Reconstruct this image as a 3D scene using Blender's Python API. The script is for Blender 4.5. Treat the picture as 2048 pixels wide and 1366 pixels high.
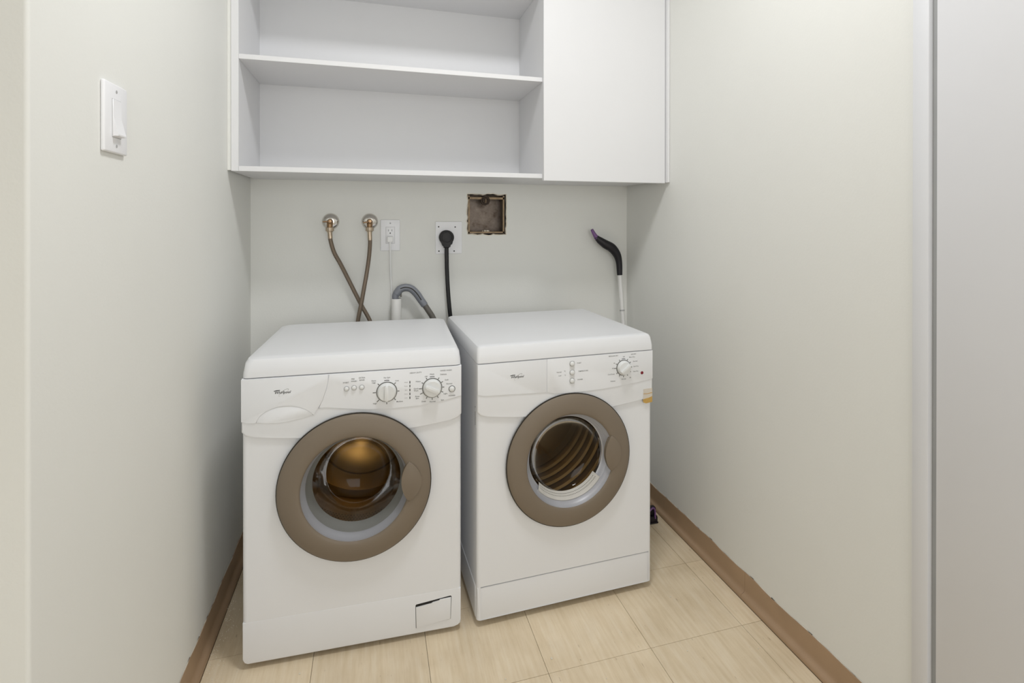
import bpy, bmesh, math, random
from math import sin, cos, pi, radians, sqrt, atan2
from mathutils import Vector, Matrix

random.seed(7)
scn = bpy.context.scene
for o in list(bpy.data.objects):
    bpy.data.objects.remove(o)
COL = scn.collection

# ------------------------------------------------------------------ camera, world, lights, exposure
cam_d = bpy.data.cameras.new('camera')
cam = bpy.data.objects.new('camera', cam_d); COL.objects.link(cam)
F_PX, CX, CY = 1081.46, 1066.66, 444.75
cam_d.sensor_width = 36.0
cam_d.lens = F_PX / 2048 * 36.0
cam_d.shift_x = -(CX - 1024) / 2048
cam_d.shift_y = -(683 - CY) / 2048
cam_d.clip_start = 0.02
yaw, pitch, roll = 0.2885, 0.0026, 0.0005
rt = Vector((cos(yaw), -sin(yaw), 0)); fw = Vector((sin(yaw), cos(yaw), 0)); up = Vector((0, 0, 1))
f2 = fw * cos(pitch) - up * sin(pitch); u2 = up * cos(pitch) + fw * sin(pitch)
r3 = rt * cos(roll) + u2 * sin(roll); u3 = -rt * sin(roll) + u2 * cos(roll)
m = Matrix((r3, u3, -f2)).transposed().to_4x4(); m.translation = Vector((0, 0, 1.2268))
cam.matrix_world = m
scn.camera = cam

world = bpy.data.worlds.new('world'); scn.world = world
world.use_nodes = True
world.node_tree.nodes['Background'].inputs[0].default_value = (0.9, 0.93, 1.0, 1)
world.node_tree.nodes['Background'].inputs[1].default_value = 0.3

def area_light(name, loc, rot, sx, power, color, shape='DISK', sy=None):
    l = bpy.data.lights.new(name, 'AREA'); l.shape = shape; l.size = sx
    if sy: l.size_y = sy
    l.energy = power; l.color = color
    o = bpy.data.objects.new(name, l); o.location = loc; o.rotation_euler = rot
    COL.objects.link(o); return o
# the flush ceiling lamp of the laundry room, and an added fill light behind the camera
area_light('ceiling_lamp_light', (0.36, 1.00, 2.66), (0, 0, 0), 0.34, 15.5, (0.97, 0.98, 1.0))
area_light('hallway_fill', (0.3, -2.5, 1.4), (pi / 2, 0, 0), 1.6, 31.0, (0.95, 0.972, 1.0), 'RECTANGLE', 1.8)

scn.view_settings.view_transform = 'Standard'
scn.view_settings.look = 'None'
scn.view_settings.gamma = 1.0
scn.view_settings.use_curve_mapping = False
scn.view_settings.exposure = -0.02

# ------------------------------------------------------------------ materials
def srgb(r, g, b):
    def f(c):
        c /= 255.0
        return c / 12.92 if c <= 0.04045 else ((c + 0.055) / 1.055) ** 2.4
    return (f(r), f(g), f(b), 1.0)

def mat(name, col, rough=0.5, metal=0.0, noise=0.0, nscale=20.0, bump=0.0, bscale=200.0, coat=0.0, spec=0.5):
    """procedural principled material: subtle colour variation and fine relief"""
    m = bpy.data.materials.new(name); m.use_nodes = True
    nt = m.node_tree; b = nt.nodes['Principled BSDF']
    b.inputs['Base Color'].default_value = col
    b.inputs['Roughness'].default_value = rough
    b.inputs['Metallic'].default_value = metal
    b.inputs['Specular IOR Level'].default_value = spec
    b.inputs['Coat Weight'].default_value = coat
    tc = nt.nodes.new('ShaderNodeNewGeometry')
    if noise > 0:
        n = nt.nodes.new('ShaderNodeTexNoise'); n.inputs['Scale'].default_value = nscale; n.inputs['Detail'].default_value = 4
        nt.links.new(tc.outputs['Position'], n.inputs['Vector'])
        r = nt.nodes.new('ShaderNodeValToRGB')
        r.color_ramp.elements[0].position = 0.3; r.color_ramp.elements[1].position = 0.7
        r.color_ramp.elements[0].color = tuple(c * (1 - noise) for c in col[:3]) + (1,)
        r.color_ramp.elements[1].color = tuple(min(1, c * (1 + noise)) for c in col[:3]) + (1,)
        nt.links.new(n.outputs['Fac'], r.inputs['Fac']); nt.links.new(r.outputs['Color'], b.inputs['Base Color'])
    if bump > 0:
        n2 = nt.nodes.new('ShaderNodeTexNoise'); n2.inputs['Scale'].default_value = bscale; n2.inputs['Detail'].default_value = 2
        nt.links.new(tc.outputs['Position'], n2.inputs['Vector'])
        bp = nt.nodes.new('ShaderNodeBump'); bp.inputs['Strength'].default_value = bump; bp.inputs['Distance'].default_value = 0.002
        nt.links.new(n2.outputs['Fac'], bp.inputs['Height']); nt.links.new(bp.outputs['Normal'], b.inputs['Normal'])
    return m

def glass_mat(name, tint, rough=0.02, ior=1.5, boost=1.0):
    m = bpy.data.materials.new(name); m.use_nodes = True
    nt = m.node_tree; nt.nodes.clear()
    out = nt.nodes.new('ShaderNodeOutputMaterial'); mx = nt.nodes.new('ShaderNodeMixShader')
    t = nt.nodes.new('ShaderNodeBsdfTransparent'); t.inputs[0].default_value = tint
    g = nt.nodes.new('ShaderNodeBsdfGlossy'); g.inputs['Roughness'].default_value = rough
    fr = nt.nodes.new('ShaderNodeFresnel'); fr.inputs['IOR'].default_value = ior
    mu = nt.nodes.new('ShaderNodeMath'); mu.operation = 'MULTIPLY'; mu.inputs[1].default_value = boost; mu.use_clamp = True
    nt.links.new(fr.outputs[0], mu.inputs[0]); nt.links.new(mu.outputs[0], mx.inputs[0])
    nt.links.new(t.outputs[0], mx.inputs[1]); nt.links.new(g.outputs[0], mx.inputs[2]); nt.links.new(mx.outputs[0], out.inputs[0])
    return m

def tile_mat():
    m = bpy.data.materials.new('vinyl_tile'); m.use_nodes = True
    nt = m.node_tree; b = nt.nodes['Principled BSDF']; L = nt.links.new
    b.inputs['Roughness'].default_value = 0.42
    g = nt.nodes.new('ShaderNodeNewGeometry')
    mp = nt.nodes.new('ShaderNodeMapping'); mp.inputs['Scale'].default_value = (75, 5, 1)
    L(g.outputs['Position'], mp.inputs['Vector'])
    n = nt.nodes.new('ShaderNodeTexNoise'); n.inputs['Scale'].default_value = 1.0; n.inputs['Detail'].default_value = 5; n.inputs['Roughness'].default_value = 0.65
    L(mp.outputs[0], n.inputs['Vector'])
    r = nt.nodes.new('ShaderNodeValToRGB'); e = r.color_ramp.elements
    e[0].position = 0.28; e[0].color = srgb(225, 205, 172)
    e[1].position = 0.78; e[1].color = srgb(244, 230, 206)
    k = e.new(0.5); k.color = srgb(235, 217, 187)
    L(n.outputs['Fac'], r.inputs['Fac'])
    # blotches
    n2 = nt.nodes.new('ShaderNodeTexNoise'); n2.inputs['Scale'].default_value = 7; n2.inputs['Detail'].default_value = 6
    L(g.outputs['Position'], n2.inputs['Vector'])
    r2 = nt.nodes.new('ShaderNodeValToRGB'); r2.color_ramp.elements[0].position = 0.35; r2.color_ramp.elements[0].color = (0.88, 0.86, 0.83, 1)
    r2.color_ramp.elements[1].position = 0.6; r2.color_ramp.elements[1].color = (1, 1, 1, 1)
    L(n2.outputs['Fac'], r2.inputs['Fac'])
    mx = nt.nodes.new('ShaderNodeMix'); mx.data_type = 'RGBA'; mx.blend_type = 'MULTIPLY'; mx.inputs['Factor'].default_value = 0.8
    L(r.outputs['Color'], mx.inputs['A']); L(r2.outputs['Color'], mx.inputs['B'])
    # short dark scuffs
    mp3 = nt.nodes.new('ShaderNodeMapping'); mp3.inputs['Scale'].default_value = (110, 26, 1); mp3.inputs['Rotation'].default_value = (0, 0, 0.25)
    L(g.outputs['Position'], mp3.inputs['Vector'])
    n3 = nt.nodes.new('ShaderNodeTexNoise'); n3.inputs['Scale'].default_value = 1; n3.inputs['Detail'].default_value = 2
    L(mp3.outputs[0], n3.inputs['Vector'])
    r3_ = nt.nodes.new('ShaderNodeValToRGB'); r3_.color_ramp.elements[0].position = 0.70; r3_.color_ramp.elements[0].color = (1, 1, 1, 1)
    r3_.color_ramp.elements[1].position = 0.78; r3_.color_ramp.elements[1].color = (0.62, 0.56, 0.5, 1)
    L(n3.outputs['Fac'], r3_.inputs['Fac'])
    mx2 = nt.nodes.new('ShaderNodeMix'); mx2.data_type = 'RGBA'; mx2.blend_type = 'MULTIPLY'; mx2.inputs['Factor'].default_value = 0.8
    L(mx.outputs['Result'], mx2.inputs['A']); L(r3_.outputs['Color'], mx2.inputs['B'])
    oi = nt.nodes.new('ShaderNodeObjectInfo')
    mr = nt.nodes.new('ShaderNodeMapRange'); mr.inputs['To Min'].default_value = 0.95; mr.inputs['To Max'].default_value = 1.04
    L(oi.outputs['Random'], mr.inputs['Value'])
    hs = nt.nodes.new('ShaderNodeHueSaturation'); L(mr.outputs[0], hs.inputs['Value']); L(mx2.outputs['Result'], hs.inputs['Color'])
    L(hs.outputs['Color'], b.inputs['Base Color'])
    bp = nt.nodes.new('ShaderNodeBump'); bp.inputs['Strength'].default_value = 0.06; bp.inputs['Distance'].default_value = 0.001
    L(n.outputs['Fac'], bp.inputs['Height']); L(bp.outputs['Normal'], b.inputs['Normal'])
    return m

def rust_mat():
    m = bpy.data.materials.new('rusty_galvanized'); m.use_nodes = True
    nt = m.node_tree; b = nt.nodes['Principled BSDF']; L = nt.links.new
    b.inputs['Roughness'].default_value = 0.38; b.inputs['Metallic'].default_value = 0.55
    g = nt.nodes.new('ShaderNodeNewGeometry')
    n = nt.nodes.new('ShaderNodeTexNoise'); n.inputs['Scale'].default_value = 22; n.inputs['Detail'].default_value = 8; n.inputs['Roughness'].default_value = 0.7
    L(g.outputs['Position'], n.inputs['Vector'])
    r = nt.nodes.new('ShaderNodeValToRGB'); e = r.color_ramp.elements
    e[0].position = 0.32; e[0].color = srgb(62, 42, 24)
    e[1].position = 0.72; e[1].color = srgb(128, 116, 106)
    k = e.new(0.48); k.color = srgb(104, 92, 82)
    L(n.outputs['Fac'], r.inputs['Fac']); L(r.outputs['Color'], b.inputs['Base Color'])
    return m

def braid_mat():
    m = bpy.data.materials.new('braided_steel'); m.use_nodes = True
    nt = m.node_tree; b = nt.nodes['Principled BSDF']; L = nt.links.new
    b.inputs['Metallic'].default_value = 0.6; b.inputs['Roughness'].default_value = 0.45
    g = nt.nodes.new('ShaderNodeNewGeometry')
    w = nt.nodes.new('ShaderNodeTexWave'); w.wave_type = 'BANDS'; w.bands_direction = 'DIAGONAL'
    w.inputs['Scale'].default_value = 160; w.inputs['Distortion'].default_value = 1.5
    L(g.outputs['Position'], w.inputs['Vector'])
    r = nt.nodes.new('ShaderNodeValToRGB')
    r.color_ramp.elements[0].color = srgb(92, 78, 66); r.color_ramp.elements[1].color = srgb(150, 136, 120)
    L(w.outputs['Fac'], r.inputs['Fac']); L(r.outputs['Color'], b.inputs['Base Color'])
    bp = nt.nodes.new('ShaderNodeBump'); bp.inputs['Strength'].default_value = 0.5; bp.inputs['Distance'].default_value = 0.0006
    L(w.outputs['Fac'], bp.inputs['Height']); L(bp.outputs['Normal'], b.inputs['Normal'])
    return m

M = dict(
    wall=mat('wall_paint', srgb(235, 235, 230), 0.6, noise=0.01, nscale=3, bump=0.12, bscale=160),
    ceiling=mat('ceiling_paint', srgb(246, 246, 246), 0.8, noise=0.01, bump=0.2, bscale=120),
    trim=mat('trim_paint', srgb(226, 227, 230), 0.45, noise=0.01, nscale=6),
    door=mat('door_paint', srgb(226, 226, 228), 0.5, noise=0.01, nscale=4),
    dark=mat('dark_gap', srgb(30, 27, 24), 0.8, noise=0.1),
    gapgrey=mat('gap_shade_grey', srgb(165, 166, 166), 0.7, noise=0.05, nscale=8),  # grey tone for the shaded gap beside the door leaf
    base=mat('brown_vinyl_base', srgb(172, 144, 115), 0.45, noise=0.06, nscale=9, bump=0.05),
    caulk=mat('caulk_line', srgb(216, 208, 194), 0.6, noise=0.06, nscale=60),
    subfloor=mat('seam_brown', srgb(104, 86, 62), 0.9, noise=0.1),
    tile=tile_mat(),
    cab=mat('white_melamine', srgb(230, 230, 231), 0.5, noise=0.006, nscale=5),
    enamel=mat('white_enamel', srgb(232, 233, 235), 0.38, noise=0.006, nscale=5, coat=0.0, spec=0.4),
    plastic=mat('white_plastic', srgb(222, 222, 222), 0.35, noise=0.006, nscale=8),
    knob=mat('knob_plastic', srgb(226, 227, 226), 0.3, noise=0.01, nscale=30),
    dial=mat('dial_ring_grey', srgb(104, 104, 100), 0.5, noise=0.05),
    print=mat('print_grey', srgb(112, 112, 110), 0.6, noise=0.02),
    printlight=mat('print_light_grey', srgb(160, 160, 158), 0.6, noise=0.02),
    black=mat('print_black', srgb(44, 43, 42), 0.6, noise=0.05),
    silverprint=mat('print_silver', srgb(172, 172, 172), 0.5, noise=0.02),
    taupe=mat('taupe_metallic', srgb(126, 114, 99), 0.55, metal=0.05, spec=0.35, noise=0.02, nscale=8),
    collar=mat('silver_collar', srgb(205, 206, 212), 0.3, metal=0.45, noise=0.02, nscale=20),
    rimgrey=mat('grey_door_seal', srgb(128, 128, 124), 0.25, noise=0.04, nscale=12),
    rubber=mat('dark_rubber', srgb(38, 34, 28), 0.35, noise=0.1, nscale=20),
    drum=mat('drum_steel', srgb(176, 160, 132), 0.36, metal=0.95, noise=0.06, nscale=7),
    drumdark=mat('drum_paddle', srgb(64, 56, 46), 0.35, metal=0.5, noise=0.05),
    glass_w=glass_mat('amber_glass', (0.74, 0.60, 0.38, 1), boost=0.42, ior=1.42),
    glass_d=glass_mat('smoked_glass', (0.74, 0.64, 0.48, 1), boost=0.5, ior=1.42),
    filt=mat('lint_filter_plastic', srgb(206, 202, 194), 0.4, noise=0.04, nscale=40),
    hole=mat('hole_dark', srgb(58, 48, 38), 0.8, noise=0.05),
    red=mat('red_indicator', srgb(120, 8, 30), 0.25, noise=0.05),
    sticker=mat('sticker_paper', srgb(212, 204, 192), 0.6, noise=0.05, nscale=60),
    stickery=mat('sticker_ochre', srgb(196, 158, 84), 0.6, noise=0.12, nscale=70),
    chrome=mat('chrome', srgb(214, 210, 204), 0.12, metal=1.0, noise=0.03, nscale=40),
    brass=mat('aged_brass', srgb(150, 122, 92), 0.32, metal=0.9, noise=0.15, nscale=90),
    nut=mat('nickel_nut', srgb(186, 170, 150), 0.3, metal=0.9, noise=0.1, nscale=120),
    braid=braid_mat(),
    plate=mat('outlet_plastic', srgb(246, 246, 248), 0.35, noise=0.004, nscale=10),
    cordwhite=mat('white_cord', srgb(244, 244, 243), 0.45, noise=0.005),
    pvc=mat('white_pvc', srgb(238, 237, 233), 0.4, noise=0.01, nscale=12),
    blackplug=mat('black_rubber_plug', srgb(9, 8, 10), 0.5, noise=0.1, nscale=40),
    hosegrey=mat('blue_grey_plastic', srgb(128, 131, 138), 0.42, noise=0.04, nscale=60),
    hosedark=mat('dark_grey_hose', srgb(104, 100, 94), 0.45, noise=0.05, nscale=40),
    rust=rust_mat(),
    rim=mat('rusted_rim', srgb(150, 128, 100), 0.5, metal=0.3, noise=0.25, nscale=50),
    fitting=mat('old_iron', srgb(62, 50, 40), 0.5, metal=0.6, noise=0.25, nscale=120),
    plaster=mat('plaster_crumb', srgb(226, 216, 198), 0.9, noise=0.08, nscale=200),
    purple=mat('purple_plastic', srgb(116, 78, 132), 0.4, noise=0.05, nscale=60),
    grip=mat('black_purple_grip', srgb(14, 9, 19), 0.5, noise=0.12, nscale=60),
    pole=mat('white_pole', srgb(224, 223, 220), 0.3, noise=0.01),
    slot=mat('outlet_slot', srgb(40, 38, 38), 0.8, noise=0.05),
)

# ------------------------------------------------------------------ helpers
def finish(name, bm, m, parent=None, smooth=40, loc=None, kind=None):
    bmesh.ops.recalc_face_normals(bm, faces=bm.faces[:])
    me = bpy.data.meshes.new(name); bm.to_mesh(me); bm.free()
    if m: me.materials.append(m)
    if smooth:
        me.polygons.foreach_set('use_smooth', [True] * len(me.polygons))
        me.set_sharp_from_angle(angle=radians(smooth))
    o = bpy.data.objects.new(name, me); COL.objects.link(o)
    if parent: o.parent = parent
    if loc: o.location = loc
    if kind: o['kind'] = kind
    return o

def thing(name, label, cat, loc=(0, 0, 0), rz=0, group=None):
    o = bpy.data.objects.new(name, None); o.empty_display_size = 0.05; COL.objects.link(o)
    o.location = loc; o.rotation_euler = (0, 0, rz)
    o['label'] = label; o['category'] = cat
    if group: o['group'] = group
    return o

def tag(o, label, cat, group=None):
    o['label'] = label; o['category'] = cat
    if group: o['group'] = group
    return o

def add_box(bm, x0, x1, y0, y1, z0, z1, bev=0.0, seg=2):
    vs = [bm.verts.new(p) for p in ((x0, y0, z0), (x1, y0, z0), (x1, y1, z0), (x0, y1, z0), (x0, y0, z1), (x1, y0, z1), (x1, y1, z1), (x0, y1, z1))]
    fs = [bm.faces.new([vs[i] for i in f]) for f in ((3, 2, 1, 0), (4, 5, 6, 7), (0, 1, 5, 4), (1, 2, 6, 5), (2, 3, 7, 6), (3, 0, 4, 7))]
    if bev > 0:
        ed = list({e for f in fs for e in f.edges})
        bmesh.ops.bevel(bm, geom=ed, offset=bev, segments=seg, profile=0.5, affect='EDGES', clamp_overlap=True)
    return bm

def box(x0, x1, y0, y1, z0, z1, bev=0.0, seg=2):
    return add_box(bmesh.new(), x0, x1, y0, y1, z0, z1, bev, seg)

def add_plate(bm, outline, yb, yf, bev=0.0, seg=2):
    """prism of an (x, z) outline; front at yf, back at yb (yf < yb), front rim rounded"""
    n = len(outline)
    a = [bm.verts.new((x, yf, z)) for x, z in outline]; b = [bm.verts.new((x, yb, z)) for x, z in outline]
    f = bm.faces.new(a); bm.faces.new(b[::-1])
    for i in range(n):
        bm.faces.new((a[i], b[i], b[(i + 1) % n], a[(i + 1) % n]))
    if bev > 0:
        bmesh.ops.bevel(bm, geom=list(f.edges), offset=bev, segments=seg, profile=0.5, affect='EDGES', clamp_overlap=True)
    return bm

def plate(outline, yb, yf, bev=0.0, seg=2):
    return add_plate(bmesh.new(), outline, yb, yf, bev, seg)

def add_lathe(bm, prof, cx=0, cz=0, n=64, a0=0, a1=2 * pi, axis='y', org=(0, 0, 0)):
    """revolve (r, t): axis y about (cx, cz); axis z about org"""
    full = abs(a1 - a0 - 2 * pi) < 1e-6
    cnt = n if full else n + 1
    rings = []
    for r, t in prof:
        if r < 1e-6:
            rings.append([bm.verts.new((cx, t, cz) if axis == 'y' else (org[0], org[1], t))]); continue
        ring = []
        for i in range(cnt):
            a = a0 + (a1 - a0) * i / n
            ring.append(bm.verts.new((cx + r * cos(a), t, cz + r * sin(a)) if axis == 'y' else (org[0] + r * cos(a), org[1] + r * sin(a), t)))
        rings.append(ring)
    for p, q in zip(rings, rings[1:]):
        for i in range(n if full else n):
            j = (i + 1) % cnt if full else i + 1
            if len(p) == 1 and len(q) == 1: continue
            if len(p) == 1: bm.faces.new((p[0], q[i], q[j]))
            elif len(q) == 1: bm.faces.new((p[i], p[j], q[0]))
            else: bm.faces.new((p[i], p[j], q[j], q[i]))
    return bm

def lathe(prof, cx=0, cz=0, n=64, **k):
    return add_lathe(bmesh.new(), prof, cx, cz, n, **k)

def spline(pts, sub=8):
    P = [Vector(p) for p in pts]
    P = [P[0] * 2 - P[1]] + P + [P[-1] * 2 - P[-2]]
    out = []
    for i in range(1, len(P) - 2):
        for k in range(sub):
            t = k / sub
            out.append(0.5 * ((2 * P[i]) + (P[i + 1] - P[i - 1]) * t + (2 * P[i - 1] - 5 * P[i] + 4 * P[i + 1] - P[i + 2]) * t * t + (3 * P[i] - P[i - 1] - 3 * P[i + 1] + P[i + 2]) * t ** 3))
    out.append(P[-2]); return out

def add_tube(bm, pts, r, n=12, flat=1.0, ref=Vector((0, 1, 0))):
    """tube through points; r a number or a list per point; flat squeezes along ref"""
    rs = r if isinstance(r, (list, tuple)) else [r] * len(pts)
    rings = []
    for i, p in enumerate(pts):
        t = (pts[min(i + 1, len(pts) - 1)] - pts[max(i - 1, 0)]).normalized()
        a = (ref - t * ref.dot(t))
        if a.length < 1e-4: a = Vector((1, 0, 0)) - t * t.x
        a.normalize(); b = t.cross(a)
        rings.append([bm.verts.new(p + a * (cos(2 * pi * k / n) * rs[i] * flat) + b * (sin(2 * pi * k / n) * rs[i])) for k in range(n)])
    for p, q in zip(rings, rings[1:]):
        for k in range(n):
            bm.faces.new((p[k], p[(k + 1) % n], q[(k + 1) % n], q[k]))
    bm.faces.new(rings[0][::-1]); bm.faces.new(rings[-1])
    return bm

def tube(pts, r, n=12, sub=8, flat=1.0, ref=Vector((0, 1, 0))):
    P = spline(pts, sub) if sub else [Vector(p) for p in pts]
    if isinstance(r, (list, tuple)) and sub:
        rr = []
        for i in range(len(r) - 1):
            rr += [r[i] + (r[i + 1] - r[i]) * k / sub for k in range(sub)]
        r = rr + [r[-1]]
    return add_tube(bmesh.new(), P, r, n, flat, ref)

def panel_with_hole(x0, x1, z0, z1, cx, cz, rad, yf, yb, angs, back=True):
    """flat panel x0..x1 by z0..z1 with a hole whose radius is rad(angle); the hole's edge is yb-yf deep"""
    bm = bmesh.new()
    angs = sorted(set(list(angs) + [atan2(z - cz, x - cx) % (2 * pi) for x in (x0, x1) for z in (z0, z1)]))
    def outer(a):
        dx, dz = cos(a), sin(a); t = 1e9
        if dx > 1e-9: t = min(t, (x1 - cx) / dx)
        if dx < -1e-9: t = min(t, (x0 - cx) / dx)
        if dz > 1e-9: t = min(t, (z1 - cz) / dz)
        if dz < -1e-9: t = min(t, (z0 - cz) / dz)
        return cx + dx * t, cz + dz * t
    O, I, B, OB = [], [], [], []
    for a in angs:
        ox, oz = outer(a); r = rad(a)
        O.append(bm.verts.new((ox, yf, oz))); I.append(bm.verts.new((cx + r * cos(a), yf, cz + r * sin(a))))
        B.append(bm.verts.new((cx + r * cos(a), yb, cz + r * sin(a)))); OB.append(bm.verts.new((ox, yb, oz)))
    n = len(angs)
    for i in range(n):
        j = (i + 1) % n
        bm.faces.new((O[i], O[j], I[j], I[i])); bm.faces.new((I[i], I[j], B[j], B[i]))
        if back:
            bm.faces.new((OB[j], OB[i], B[i], B[j])); bm.faces.new((O[j], O[i], OB[i], OB[j]))
    return bm

def texts_to_mesh(name, items, m, parent, y):
    """flat print: items = (text, x, z, size, shear, bold); converted to one mesh standing 0.3 mm proud of y"""
    obs = []
    for s, x, z, size, shear, bold in items:
        cu = bpy.data.curves.new('t', 'FONT'); cu.body = s; cu.size = size; cu.align_x = 'CENTER'; cu.align_y = 'CENTER'
        cu.resolution_u = 2; cu.shear = shear; cu.offset = bold
        o = bpy.data.objects.new('t', cu); COL.objects.link(o); obs.append((o, x, z))
    dg = bpy.context.evaluated_depsgraph_get()
    bm = bmesh.new()
    for o, x, z in obs:
        me = bpy.data.meshes.new_from_object(o.evaluated_get(dg))
        base = len(bm.verts)
        vs = [bm.verts.new((x + v.co.x, y - 0.0003, z + v.co.y)) for v in me.vertices]
        for p in me.polygons:
            try: bm.faces.new([vs[i] for i in p.vertices])
            except ValueError: pass
        bpy.data.meshes.remove(me)
    for o, x, z in obs:
        cu = o.data; bpy.data.objects.remove(o); bpy.data.curves.remove(cu)
    me = bpy.data.meshes.new(name); bm.to_mesh(me); bm.free(); me.materials.append(m)
    o = bpy.data.objects.new(name, me); COL.objects.link(o); o.parent = parent
    o['kind'] = 'stuff'
    return o

def disc_outline(cx, cz, rx, rz=None, n=28):
    rz = rz or rx
    return [(cx + rx * cos(2 * pi * i / n), cz + rz * sin(2 * pi * i / n)) for i in range(n)]

# ------------------------------------------------------------------ the room
XL, XR, YB, ZC = -0.4608, 1.1652, 2.3548, 2.75
YH = -2.6           # wall behind the camera
XH = -2.0           # far end of the hallway
YC = 0.924          # corner where the left wall turns into the hallway

def structure(name, bm, m, smooth=None):
    return finish(name, bm, m, smooth=smooth, kind='structure')

floor = structure('floor', box(XH, XR + 0.1, YH, YB + 0.3, -0.08, -0.003), M['subfloor'])
# 12 inch vinyl tiles, each a piece of the floor
TX, TY, PX, PY, GAP = 0.148, 1.39, 0.3085, 0.3105, 0.0006
tile_meshes = {}
def tile_mesh(w, d):
    k = (round(w, 4), round(d, 4))
    if k not in tile_meshes:
        bm = box(-w / 2, w / 2, -d / 2, d / 2, -0.003, 0.0)
        bmesh.ops.recalc_face_normals(bm, faces=bm.faces[:])
        me = bpy.data.meshes.new('floor_tile'); bm.to_mesh(me); bm.free(); me.materials.append(M['tile'])
        tile_meshes[k] = me
    return tile_meshes[k]
for i in range(-8, 5):
    for j in range(-14, 5):
        xa, xb = TX + i * PX, TX + (i + 1) * PX; ya, yb = TY + j * PY, TY + (j + 1) * PY
        xa = max(xa, XH); xb = min(xb, XR - 0.0205); ya = max(ya, YH); yb = min(yb, YB)
        if xb < XL + 0.01: yb = min(yb, YC)
        elif xa < XL + 0.0205 and ya >= YC - 0.01: xa = XL + 0.0205
        if xb - xa < 0.02 or yb - ya < 0.02: continue
        o = bpy.data.objects.new('floor_tile', tile_mesh(xb - xa - 2 * GAP, yb - ya - 2 * GAP))
        o.location = ((xa + xb) / 2, (ya + yb) / 2, random.uniform(-0.0003, 0.0)); o.parent = floor
        COL.objects.link(o)

structure('ceiling', box(XH, XR + 0.1, YH, YB + 0.3, ZC, ZC + 0.06), M['ceiling'])

# back wall with the broken-out opening for the metal box
HX, HZ, HW, HH = 0.4835, 1.2555, 0.0865, 0.0885
rj = random.Random(5)
def sq(a):
    c, s = abs(cos(a)), abs(sin(a)); return min(HW / c if c > 1e-6 else 9, HH / s if s > 1e-6 else 9)
jit = [rj.uniform(-0.003, 0.0035) for _ in range(40)]
def hole_r(a):
    k = a / (2 * pi) * 40; i = int(k) % 40; t = k - int(k)
    return sq(a) + jit[i] * (1 - t) + jit[(i + 1) % 40] * t
structure('wall_back', panel_with_hole(XL - 0.05, XR + 0.05, -0.05, ZC + 0.02, HX, HZ, hole_r, YB, YB + 0.014,
          [2 * pi * i / 72 for i in range(72)] + [atan2(HH, HW), pi - atan2(HH, HW), pi + atan2(HH, HW), 2 * pi - atan2(HH, HW)]), M['wall'])

structure('cavity_light_block', box(XL - 0.05, XR + 0.05, YB + 0.11, YB + 0.15, -0.05, ZC + 0.02), M['dark'])  # added dark slab, keeps outside light from leaking through the wall opening
bm = box(XH, XL, YC, YB + 0.15, -0.05, ZC + 0.02)
ed = [e for e in bm.edges if all(abs(v.co.x - XL) < 1e-5 and abs(v.co.y - YC) < 1e-5 for v in e.verts)]
bmesh.ops.bevel(bm, geom=ed, offset=0.006, segments=4, profile=0.5, affect='EDGES')
structure('wall_left', bm, M['wall'], 40)
D0, D1 = 0.8714, 0.09        # door leaf in the right wall, from the casing towards the camera
bm = box(XR, XR + 0.1, 0.921, YB + 0.15, -0.05, ZC + 0.02)
add_box(bm, XR, XR + 0.1, YH, D1 - 0.05, -0.05, ZC + 0.02)
add_box(bm, XR, XR + 0.1, D1 - 0.05, 0.921, 2.09, ZC + 0.02)
structure('wall_right', bm, M['wall'])
structure('wall_front', box(XH, XR + 0.1, YH - 0.1, YH, -0.05, ZC + 0.02), M['wall'])
structure('wall_hallway', box(XH - 0.1, XH, YH, YC, -0.05, ZC + 0.02), M['wall'])

# door frame and door leaf at the right edge of the view
t = structure('trim_1', box(XR - 0.006, XR + 0.10, 0.8835, 0.921, 0.0, 2.09, 0.003), M['trim'], 40)
finish('gap_shade_strip', box(XR + 0.006, XR + 0.03, D0 - 0.02, 0.8840, 0.0, 2.07), M['gapgrey'], t)  # grey strip standing in for the shade between casing and door leaf
d = structure('door_1', box(XR + 0.001, XR + 0.04, D1, D0, 0.008, 2.05, 0.002), M['door'], 40)
structure('trim_2', box(XR - 0.006, XR + 0.1, D1 - 0.04, D1 - 0.006, 0, 2.09, 0.003), M['trim'], 40)

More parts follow.
